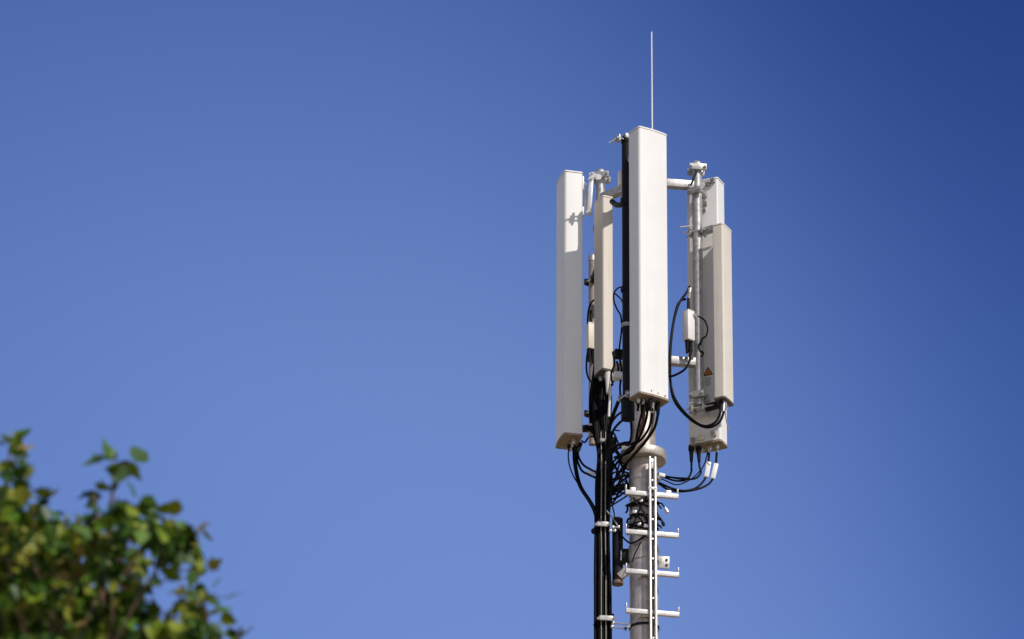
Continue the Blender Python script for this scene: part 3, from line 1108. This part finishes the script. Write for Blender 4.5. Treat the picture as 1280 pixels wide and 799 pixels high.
cable('short black cable running down the right pipe above the control box', None,
      [(862.5, 362, .03), (861, 374, .0), (861.0, 388, -.02)], 0.009, 'cable_grey', boots=((0, 0.03, 0.012, 'bolt'),))
# left and middle
cable('black cable looping up from the cream control box along the thin pipe', None,
      [(743.5, 374.5, .55), (739.5, 378, .55), (736.2, 386, .55), (734.6, 398, .55), (734.6, 406, .55)], 0.0062)
cable('black cable drooping from the cream control box under the slim left antenna', None,
      [(735.0, 437, .55), (733.2, 452, .48), (733.6, 466, .30), (737.5, 476, .28), (744, 480, .25), (750, 481, .22)], 0.0065)
cable('thin black loop beside the dark pipe, left of the front antenna', None,
      [(779, 358.5, -.26), (773, 360, -.22), (768, 365.5, -.2), (771.5, 369.5, -.2), (776.5, 374.5, -.25), (781, 385, -.28)], 0.0048)
cable('black cable dangling beside the dark pipe towards the lower arm', None,
      [(767, 367, -.2), (767.5, 377, -.2), (771.5, 387, -.22), (776, 395, -.27), (777, 410, -.29), (775.5, 425, -.28), (774, 437, -.25), (774, 448, -.2)], 0.0055)
b = MB()
b.box(at(773.5, 443, -0.17), (0.06, 0.05, 0.055), Matrix.Rotation(R(15), 3, 'Z'), 0.004)
tag(b.build('cable_splitter', M['galv_dark']), 'small dark cable splitter left of the dark pipe at mid height', 'cable splitter')
b = MB()
b.box(at(772.0, 470.5, -0.17), (0.052, 0.05, 0.05), Matrix.Rotation(R(20), 3, 'Z'), 0.004)
b.cyl(at(765, 471, -0.2), at(777, 471, -0.2), 0.007, seg=8)
tag(b.build('bolt_block', M['cap']), 'small white bolted block between the slim left antenna and the dark pipe', 'bolt block')
for k, pts in enumerate([
    [(771, 452, -.12), (773, 462, -.14), (768, 474, -.08), (764, 482, .02)],
    [(775, 450, -.16), (777, 466, -.17), (775, 484, -.18), (776, 498, -.24)],
    [(766, 440, -.08), (768, 455, -.1), (764, 468, -.02), (766, 482, .02)],
]):
    cable('short black cable tangled between the slim left antenna and the dark pipe', 'tangled cables beside the dark pipe', pts, 0.0068)
b = MB()
q0, q1 = at(763.6, 478, 0.06), at(761.0, 521, 0.06)
b.tube([at(764.5, 466, .07), at(764.0, 480, .06), at(762.6, 495, .05), at(761.6, 510, .05), at(761.2, 521, .05)], 0.0085, 12)
tag(b.build('conduit_tube', M['cap']), 'white tube hanging below the slim left antenna among black cables', 'tube')
# tangle between the bundle and the mast, under the collar
tang = [
    [(762, 585, .02), (768, 576, .0), (776, 570, -.05), (786, 566, -.12)],
    [(763, 594, .02), (770, 590, .0), (779, 590, .0), (788, 592, .02)],
    [(764, 600, .03), (772, 597, .02), (781, 595, .02), (790, 596, .03)],
    [(763, 616, .02), (770, 609, .0), (777, 606, .0), (789, 603, .02)],
    [(764, 603, .0), (771, 611, .0), (779, 612, .0), (788, 609, .02)],
    [(765, 624, .0), (773, 621, .0), (781, 615, -.02), (788, 611, .0)],
    [(763, 574, .03), (770, 584, .02), (778, 599, .02), (788, 606, .02)],
    [(766, 612, .02), (774, 615, .02), (782, 618, .01), (789, 621, .02)],
    [(763, 633, .0), (771, 628, .0), (779, 623, .0), (789, 616, .02)],
    [(764, 590, .0), (769, 581, -.02), (774, 577, -.03), (780, 580, -.03), (783, 586, -.02), (789, 588, .02)],
]
for k in range(10):
    x0, y0 = random.uniform(760, 767), random.uniform(540, 632)
    x1, y1 = random.uniform(779, 790), random.uniform(556, 618)
    tang.append([(x0, y0, random.uniform(.0, .06)),
                 (x0 + (x1 - x0) * .35, y0 + (y1 - y0) * .3 + random.uniform(-5, 7), random.uniform(-.04, .05)),
                 (x0 + (x1 - x0) * .7, y0 + (y1 - y0) * .7 + random.uniform(-4, 6), random.uniform(-.05, .05)),
                 (x1, y1, random.uniform(-.06, .06))])
for pts in tang:
    cable('thin black cable strung between the bundle and the mast below the collar', 'strung cables between the bundle and the mast', pts,
          random.uniform(0.0045, 0.0072))
# wires wound round the mast at mid height
def wound(py, a0, a1, sag, n=9, r_=0.101):
    pts = []
    for k in range(n):
        t_ = k / (n - 1)
        a_ = a0 + (a1 - a0) * t_
        d_ = dirv(a_) * (r_ + random.uniform(0.0, 0.012))
        pts.append(Vector((MX + d_.x, d_.y, mast_pt(py + 8).z + sag * math.sin(math.pi * t_) + random.uniform(-0.008, 0.008))))
    return pts


for py, a0, a1, sag, rr in ((624, -95, 60, -0.02, .0060), (629, -80, 85, 0.015, .0052), (634, -92, 20, 0.03, .0065), (641, -60, 80, -0.03, .0050),
                            (646, -95, 70, 0.02, .0068), (651, -90, 95, -0.012, .0060), (657, -95, 60, 0.012, .0072), (661, -85, 90, 0.0, .0050)):
    cable('thin black wire wound round the mast between the two upper rungs', 'wound wires round the mast', wound(py, a0, a1, sag), rr)
for pts in ([(792, 622, -.11), (797, 631, -.115), (803, 637, -.12), (808, 648, -.115), (810, 660, -.11)],
            [(809, 620, -.11), (803, 629, -.12), (798, 641, -.12), (793, 652, -.11), (790, 664, -.1)],
            [(789, 634, -.10), (793, 643, -.11), (800, 648, -.12), (806, 657, -.12)]):
    cable('thin black wire crossing aslant over the wires wound on the mast', 'slanting wires on the mast', pts, 0.0055)
for x_, y_ in ((793, 640), (799, 655.5), (806, 645), (801.5, 626.5), (807.5, 657.5)):
    b = MB()
    b.box(at(x_, y_, -0.118), (random.uniform(.016, .03), 0.016, random.uniform(.014, .024)), Matrix.Rotation(random.uniform(-.4, .4), 3, 'Y'), 0.003)
    tag(b.build('wire_joint', M['bolt' if x_ != 806 else 'galv_dark']), 'tiny metal wire joint among the wires wound on the mast', 'wire joint', 'wire joints on the mast')
cable('black wire hanging out right of the mast below the first rung', None,
      [(820, 640, -.08), (824, 646, -.08), (827, 650, -.08), (829.5, 656, -.08)], 0.0055, boots=((1, 0.03, 0.009, 'rubber'),))
cable('curled black wire poking out right of the mast at the first rung', None,
      [(821, 631, -.06), (826, 629, -.07), (829, 632, -.08), (832, 636, -.08), (834, 640, -.08)], 0.005, boots=((1, 0.035, 0.011, 'bolt'),))
cable('thin wire falling from the bundle to the stub pipe beside the mast', None,
      [(764, 618, .0), (765, 630, .0), (767.5, 641, .0), (768.5, 652, -.02)], 0.0045)
cable('thin wire crossing from the upper cable clamp to the stub pipe', None,
      [(757, 637, -.03), (762, 643, -.03), (768, 651, -.03), (772, 657, -.03)], 0.0042, 'cable_grey')
cable('black wire sagging from the stub pipe across to the mast', None,
      [(774, 662, -.02), (779, 672, -.04), (788, 679, -.1), (797, 676, -.11), (806, 670, -.12), (812, 666, -.12)], 0.006)
cable('long black wire running slantwise down the mast face above the lug', None,
      [(801, 678, -.11), (797, 686, -.11), (793, 694, -.10), (790, 703, -.09)], 0.004)


# ------------------------------------------------------------------ cable clamps on the bundle
def bundle_clamp(py, x0, x1, label, arms):
    p = at((x0 + x1) / 2, py, -0.045)
    t = thing('cable_clamp', (p.x, p.y, p.z - 0.03), label, 'cable clamp', 'clamps round the cable bundle')
    b = MB()
    b.bar(at(x0, py - .4, -0.045), at(x1, py + .6, -0.045), 0.016, 0.034, 0.006)
    b.build('front_bar', M['alu'], t)
    b = MB()
    b.bar(at(x0 - 1, py - 3, 0.062), at(x1 + 1, py - 2, 0.062), 0.016, 0.034, 0.004)
    b.build('rear_bar', M['galv_dark'], t)
    for x in (x0 - 1.0, x1 + 1.2):
        b = MB()
        b.cyl(at(x, py + .4, -0.062), at(x, py + .4, 0.075), 0.0052, seg=8)
        b.cyl(at(x, py + .4, -0.058), at(x, py + .4, -0.046), 0.011, seg=6)
        b.build('bolt', M['bolt'], t)
    b = MB()
    b.bar(at(x0 - 6.0, py + 9.5, 0.03), at(x0 + 1, py + 4, -0.01), 0.022, 0.02, 0.003)
    b.bar(at(x0 - 6.5, py + 10.0, 0.03), at(x0 - 1.5, py + 12.5, 0.03), 0.018, 0.014, 0.003)
    b.build('side_bracket', M['galv_dark'], t)
    for a, c in arms:
        b = MB()
        b.cyl(at(*a), at(*c), 0.0058, seg=8)
        for q in (a, c):
            v = at(*q)
            b.box(v, (0.016, 0.016, 0.02), None, 0.003)
        b.build('standoff_rod', M['bolt'], t)
    return t


bundle_clamp(655.0, 746.2, 760.5, 'pale cable clamp level with the second rung on the cable bundle',
             (((763, 663.6, -.03), (768.5, 663.6, -.03)), ((766, 659.2, -.035), (773, 659.0, -.035))))
bundle_clamp(772.6, 749.0, 766.5, 'pale cable clamp level with the fourth rung, joined to the mast by rods',
             (((766, 779, -.01), (787, 780.5, -.02)), ((765, 783.5, -.03), (782, 786, -.05)), ((782, 786, -.05), (788, 783, -.03))))


# ------------------------------------------------------------------ tree in the near left corner
def leaf_material():
    m = bpy.data.materials.new('tree_leaf')
    m.use_nodes = True
    t = m.node_tree
    b = t.nodes["Principled BSDF"]
    at_ = t.nodes.new("ShaderNodeAttribute")
    at_.attribute_name = 'tint'
    rp = t.nodes.new("ShaderNodeValToRGB")
    e = rp.color_ramp.elements
    e[0].position, e[0].color = 0.0, (0.010, 0.040, 0.003, 1)
    e[1].position, e[1].color = 1.0, (0.30, 0.20, 0.10, 1)
    for pos, c in ((0.45, (0.075, 0.165, 0.006, 1)), (0.72, (0.21, 0.24, 0.012, 1)), (0.90, (0.26, 0.20, 0.04, 1))):
        k = e.new(pos)
        k.color = c
    t.links.new(at_.outputs['Fac'], rp.inputs[0])
    t.links.new(rp.outputs[0], b.inputs['Base Color'])
    b.inputs['Roughness'].default_value = 0.48
    b.inputs['Specular IOR Level'].default_value = 0.4
    tr = t.nodes.new("ShaderNodeBsdfTranslucent")
    hs = t.nodes.new("ShaderNodeHueSaturation")
    hs.inputs['Value'].default_value = 1.5
    hs.inputs['Saturation'].default_value = 1.1
    t.links.new(rp.outputs[0], hs.inputs['Color'])
    t.links.new(hs.outputs[0], tr.inputs['Color'])
    mx = t.nodes.new("ShaderNodeMixShader")
    mx.inputs[0].default_value = 0.07
    t.links.new(b.outputs[0], mx.inputs[1])
    t.links.new(tr.outputs[0], mx.inputs[2])
    t.links.new(mx.outputs[0], t.nodes['Material Output'].inputs['Surface'])
    return m


LOBED = [(0, 0), (0.16, 0.02), (0.42, 0.10), (0.30, 0.26), (0.52, 0.50), (0.30, 0.52), (0.22, 0.62), (0.14, 0.80), (0, 1.05)]
LEAF = [(0, 0), (0.17, 0.02), (0.38, 0.14), (0.40, 0.30), (0.50, 0.48), (0.36, 0.62), (0.24, 0.80), (0.10, 0.93), (0, 1.0)]


class Leaves:
    def __init__(self):
        self.v, self.f, self.t = [], [], []

    def add(self, pos, axis, normal, size, tint):
        y = axis.normalized()
        n = (normal - y * normal.dot(y))
        n = n.normalized() if n.length > 1e-4 else y.orthogonal().normalized()
        x = y.cross(n)
        fold = random.uniform(0.05, 0.45)
        curl = random.uniform(-0.35, 0.15)
        shape = LOBED if random.random() < 0.7 else LEAF
        wide = random.uniform(0.75, 1.15)
        for s in (-1, 1):
            i0 = len(self.v)
            for (a, c) in shape:
                a *= wide
                self.v.append(pos + (x * s * a + y * c + n * (fold * a + curl * c * c * 0.5)) * size)
            k = len(LEAF)
            idx = list(range(i0, i0 + k))
            self.f.append(idx if s > 0 else idx[::-1])
            self.t += [tint] * k


TY = -10.3
SC = 25.0 / F_PX                                   # metres per picture pixel at the tree's distance
tree_top = at(60, 700, TY)
TX = at(-60, 799, TY).x
tree = thing('leafy_tree', (TX, TY + 0.2, 0), 'leafy green tree top in the lower left corner, nearest the viewer', 'tree')
L = Leaves()
twigs = MB()


def tint():
    r = random.random()
    if r < 0.58:
        return random.uniform(0.0, 0.38)
    if r < 0.95:
        return random.uniform(0.45, 0.82)
    return random.uniform(0.8, 1.0)


def spray(c, n, rad, size=(0.075, 0.12), up=None, tone=None):
    for _ in range(n):
        o = Vector((random.gauss(0, 1), random.gauss(0, 1), random.gauss(0, 0.8))) * rad * 0.6
        ax = (o.normalized() if o.length > 0 else Vector((1, 0, 0))) + Vector((0, 0, random.uniform(-0.9, 0.2)))
        nm = Vector((random.gauss(0, 0.6), random.gauss(-0.15, 0.6), 1.0)) if random.random() < 0.7 else \
            Vector((random.gauss(0.3, 0.8), random.gauss(-0.6, 0.8), random.gauss(0.2, 0.6)))
        L.add(c + o, ax, nm, random.uniform(*size), tone() if tone else tint())


def clump(c, n, rad, size):
    """A leafy shoot: blades on its outside, faces turned outwards and up, tips hanging."""
    for _ in range(n):
        d = Vector((random.gauss(0, 1), random.gauss(0, 1), random.gauss(0.15, 0.8))).normalized()
        o = d * rad * random.uniform(0.55, 1.1)
        o.z *= 0.75
        nm = d + Vector((random.gauss(0, 0.35), random.gauss(0, 0.35), 0.45 + random.gauss(0, 0.3)))
        ax = Vector((d.x, d.y, 0)) * 0.7 + Vector((random.gauss(0, 0.5), random.gauss(0, 0.5), -0.7))
        L.add(c + o, ax, nm, random.uniform(*size), tint())


def inside(x, y, P):
    r = False
    for i in range(len(P)):
        (x1, y1), (x2, y2) = P[i], P[i - 1]
        if (y1 > y) != (y2 > y) and x < (x2 - x1) * (y - y1) / (y2 - y1) + x1:
            r = not r
    return r


OUT = [(-60, 650), (0, 632), (22, 640), (40, 634), (58, 648), (72, 664), (92, 652), (108, 640), (132, 628), (150, 634), (160, 646),
       (178, 640), (198, 646), (212, 660), (232, 668), (244, 684), (238, 700), (244, 714), (236, 734), (252, 742), (262, 758),
       (263, 776), (250, 790), (244, 830), (-60, 830)]
HOLES = [(164, 684, 17), (112, 657, 9), (205, 708, 8), (204, 752, 15), (152, 790, 11), (120, 745, 7), (228, 718, 10), (180, 776, 8), (98, 765, 5)]
count = 0
tries = 0
hub = at(70, 960, TY + 0.1)
while count < 210 and tries < 14000:
    tries += 1
    x, y = random.uniform(-55, 276), random.uniform(630, 826)
    if not inside(x, y, OUT):
        continue
    if any((x - hx) ** 2 + (y - hy) ** 2 < (hr + 7) ** 2 for hx, hy, hr in HOLES):
        continue
    dens = 0.9 if x < 150 else 0.9
    if random.random() > dens:
        continue
    dep = TY + random.uniform(-0.55, 0.75)
    c = at(x, y, dep)
    if count % 2:
        clump(c, random.randint(13, 20), random.uniform(14, 24) * SC, (0.05, 0.10))
    else:
        spray(c, random.randint(1, 3), 10 * SC, (0.04, 0.10))
    if count % 7 == 0:
        mid = c.lerp(hub, 0.45) + Vector((random.uniform(-.1, .1), random.uniform(-.1, .1), random.uniform(-.05, .12)))
        twigs.tube([hub.lerp(mid, 0.2), mid, c], 0.010, 6, sub=4, taper=0.003)
    count += 1
# dark inner mass: leaves deep behind the outer ones
for _ in range(420):
    x, y = random.uniform(-60, 150), random.uniform(680, 850)
    if any((x - hx) ** 2 + (y - hy) ** 2 < (hr + 12) ** 2 for hx, hy, hr in HOLES):
        continue
    if x > 75 + (y - 680) * 0.9:
        continue
    spray(at(x, y, TY + random.uniform(0.3, 1.5)), 4, 15 * SC)
# sprigs standing clear of the crown
SPRIGS = [(4, 556, 5, 9), (16, 551, 4, 7), (14, 572, 5, 8), (2, 578, 4, 8), (8, 606, 7, 10), (28, 602, 5, 8), (4, 622, 7, 11), (20, 618, 5, 9), (58, 634, 6, 11), (44, 628, 6, 10), (36, 640, 3, 8),
          (134, 577, 4, 6), (148, 576, 4, 6), (160, 576, 3, 6), (152, 592, 1, 4), (116, 615, 2, 6), (128, 617, 2, 6), (172, 628, 3, 7), (162, 640, 2, 6),
          (202, 645, 3, 7), (212, 650, 2, 6), (240, 672, 3, 7), (254, 676, 2, 6), (258, 710, 2, 6), (246, 706, 2, 6), (262, 742, 3, 8), (272, 752, 2, 7),
          (268, 772, 3, 8), (300, 800, 2, 5), (294, 806, 3, 7), (190, 668, 3, 8), (222, 690, 3, 8), (200, 720, 3, 7), (236, 742, 3, 8),
          (176, 712, 2, 6), (184, 730, 3, 8)]
for x, y, n, rd in SPRIGS:
    c = at(x, y, TY + random.uniform(-0.3, 0.4))
    spray(c, n, rd * SC, (0.075, 0.105))
for pts, r0, r1 in [
    ([(126, 760, 0), (131, 700, 0), (134, 660, 0), (140, 620, 0), (144, 592, 0), (149, 578, 0)], 0.012, 0.006),
    ([(144, 612, 0), (150, 598, 0), (158, 580, 0)], 0.008, 0.004),
    ([(126, 700, 0), (122, 650, 0), (117, 617, 0)], 0.012, 0.005),
    ([(-20, 720, 0), (2, 650, 0), (6, 610, 0), (10, 585, 0), (12, 558, 0)], 0.010, 0.004),
    ([(134, 740, 0), (170, 700, 0), (205, 660, 0), (240, 674, 0)], 0.007, 0.003),
    ([(150, 800, 0), (200, 770, 0), (240, 750, 0), (266, 755, 0)], 0.005, 0.002),
    ([(200, 860, 0), (260, 830, 0), (298, 802, 0)], 0.014, 0.005),
    ([(140, 735, 0), (185, 735, 0), (225, 715, 0), (255, 708, 0)], 0.006, 0.003),
]:
    twigs.tube([at(x, y, TY + d) for x, y, d in pts], r0, 7, sub=5, taper=r1)
# the rest of the crown, below and left of what the photograph takes in
cc = at(-90, 1170, TY + 0.3)
for _ in range(900):
    d = Vector((random.gauss(0, 1), random.gauss(0, 1), random.gauss(0, 1))).normalized()
    rr = random.uniform(0.6, 1.0) ** 0.5
    c = cc + Vector((d.x * 1.45, d.y * 1.6, d.z * 1.35)) * rr
    if c.z > at(0, 840, TY).z or (c.x > at(230, 830, TY).x):
        continue
    spray(c, 4, 0.11, (0.05, 0.10))
me = bpy.data.meshes.new('crown')
base = tree.location
me.from_pydata([tuple(v - base) for v in L.v], [], L.f)
att = me.attributes.new('tint', 'FLOAT', 'POINT')
att.data.foreach_set('value', L.t)
me.materials.append(leaf_material())
crown = bpy.data.objects.new('crown', me)
COL.objects.link(crown)
crown.parent = tree
me.shade_smooth()
twigs.build('branches', M['bark'], tree)
b = MB()
b.tube([Vector((TX - 0.1, TY + 0.2, -0.1)), Vector((TX, TY + 0.2, 2.5)), Vector((TX + 0.08, TY + 0.25, 5.5)), (cc + hub) / 2, hub], 0.17, 14, taper=0.03)
for k in range(9):
    a = k * 2.4
    s = Vector((TX + 0.05, TY + 0.22, 5.0 + k * 0.4))
    e = cc + Vector((math.cos(a) * 1.1, math.sin(a) * 1.2, -0.6 + 0.17 * k))
    b.tube([s, s.lerp(e, 0.5) + Vector((0, 0, 0.15)), e], 0.06, 8, taper=0.012)
b.build('trunk', M['bark'], tree)
